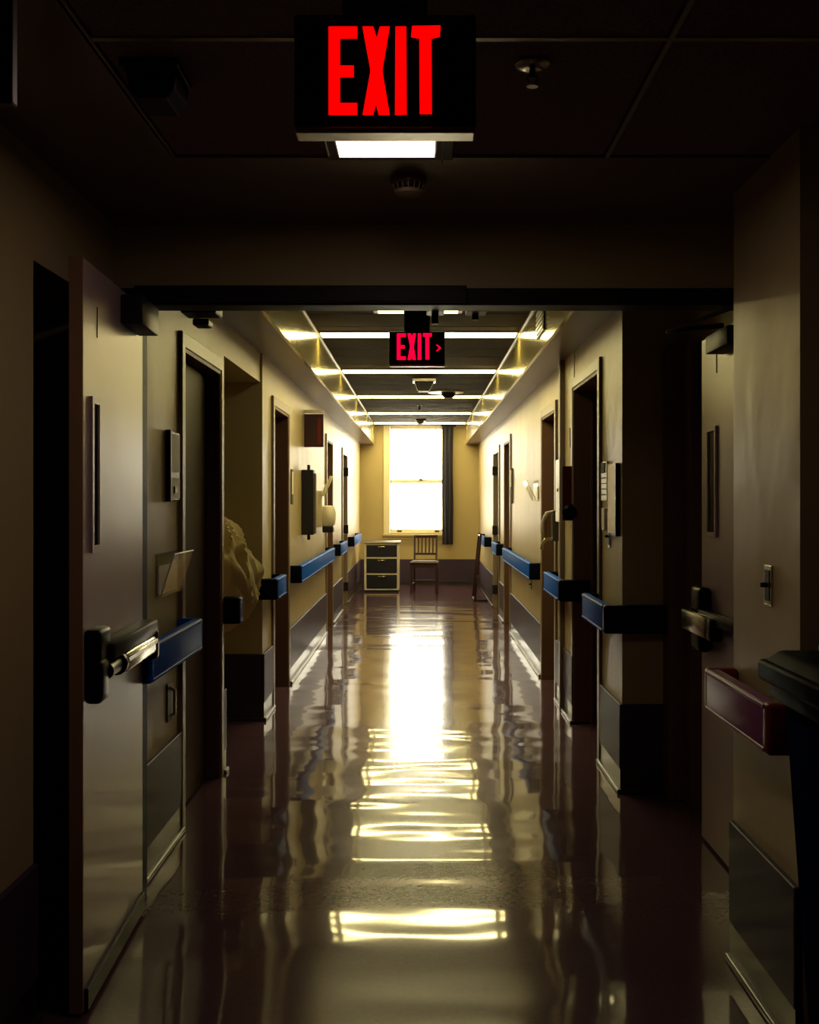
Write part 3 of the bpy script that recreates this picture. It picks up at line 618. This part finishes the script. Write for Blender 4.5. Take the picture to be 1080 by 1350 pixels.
def bar(m, a, b, w_, d_):
    a = Vector(a); b = Vector(b); dd = b-a; t = bmesh.new(); bmesh.ops.create_cube(t, size=1)
    for v in t.verts: v.co = Vector((v.co.x*w_, v.co.y*d_, v.co.z*dd.length))
    bmesh.ops.bevel(t, geom=t.edges[:], offset=.004, segments=1, affect='EDGES'); q = Vector((0, 0, 1)).rotation_difference(dd)
    m.add(t, Matrix.Translation((a+b)/2) @ q.to_matrix().to_4x4()); return m
for x in (-.195, .195): bar(MB(), (x, -.20, 0), (x*.98, -.19, .45), .034, .034).out('leg', 'chairwood', ch)
for x in (-.175, .175): bar(MB(), (x*1.04, .22, 0), (x, .19, .46), .032, .036).out('leg', 'chairwood', ch)
MB().box(-.22, .22, -.22, .21, .455, .49, .014, 3).out('seat', 'chairwood', ch, smooth=True)
MB().box(-.20, .20, -.20, .19, .485, .50, .007, 2).out('seat_pad', 'seatpad', ch, smooth=True)
m_ = MB(); bar(m_, (-.195, -.2, .43), (.195, -.2, .43), .05, .02); bar(m_, (-.17, .19, .43), (.17, .19, .43), .05, .02); bar(m_, (-.195, -.2, .43), (-.17, .19, .43), .05, .02); bar(m_, (.195, -.2, .43), (.17, .19, .43), .05, .02); m_.out('apron', 'chairwood', ch)
bar(MB(), (-.19, -.195, .20), (.19, -.195, .20), .022, .022).out('stretcher', 'chairwood', ch)
for x in (-1, 1): bar(MB(), (x*.19, -.195, .14), (x*.18, .21, .14), .022, .022).out('stretcher', 'chairwood', ch)
bk = MB()
for x in (-.175, .175): bar(bk, (x, .19, .46), (x, .27, .885), .03, .032)
bar(bk, (-.19, .268, .875), (.19, .268, .875), .05, .024); bar(bk, (-.175, .213, .60), (.175, .213, .60), .035, .02); bko = bk.out('back_frame', 'chairwood', ch)
for i in range(5): x = -.117+i*.0585; bar(MB(), (x, .215, .60), (x, .266, .875), .024, .010).out('back_slat', 'chairwood', bko)
ch.location = (.06, 17.98, 0); ch.rotation_euler = (0, 0, math.radians(-4))
bpy.context.view_layer.update()
wk = thing('folded_stand', (.85, 16.5, 0), 'thin dark metal frame leaning against the farthest right handrail', 'metal frame')
MB().tube([(.775, 16.35, .015), (.862, 16.35, .95), (.87, 16.35, .975)], .016).out('leaning_tube', 'chairwood', wk, smooth=True)
MB().tube([(.775, 16.9, .015), (.862, 16.9, .95), (.87, 16.9, .975)], .016).out('leaning_tube', 'chairwood', wk, smooth=True)
MB().tube([(.775, 16.35, .016), (.775, 16.9, .016)], .016).tube([(.775, 16.35, .016), (.99-.035, 16.35, .016)], .014).out('base_tube', 'dark', wk, smooth=True)
MB().tube([(.862, 16.35, .94), (.862, 16.9, .94)], .014).out('top_tube', 'chairwood', wk, smooth=True)
MB().cyl((.82, 16.33, .36), (.82, 16.37, .36), .018).out('clamp', 'chrome', wk)
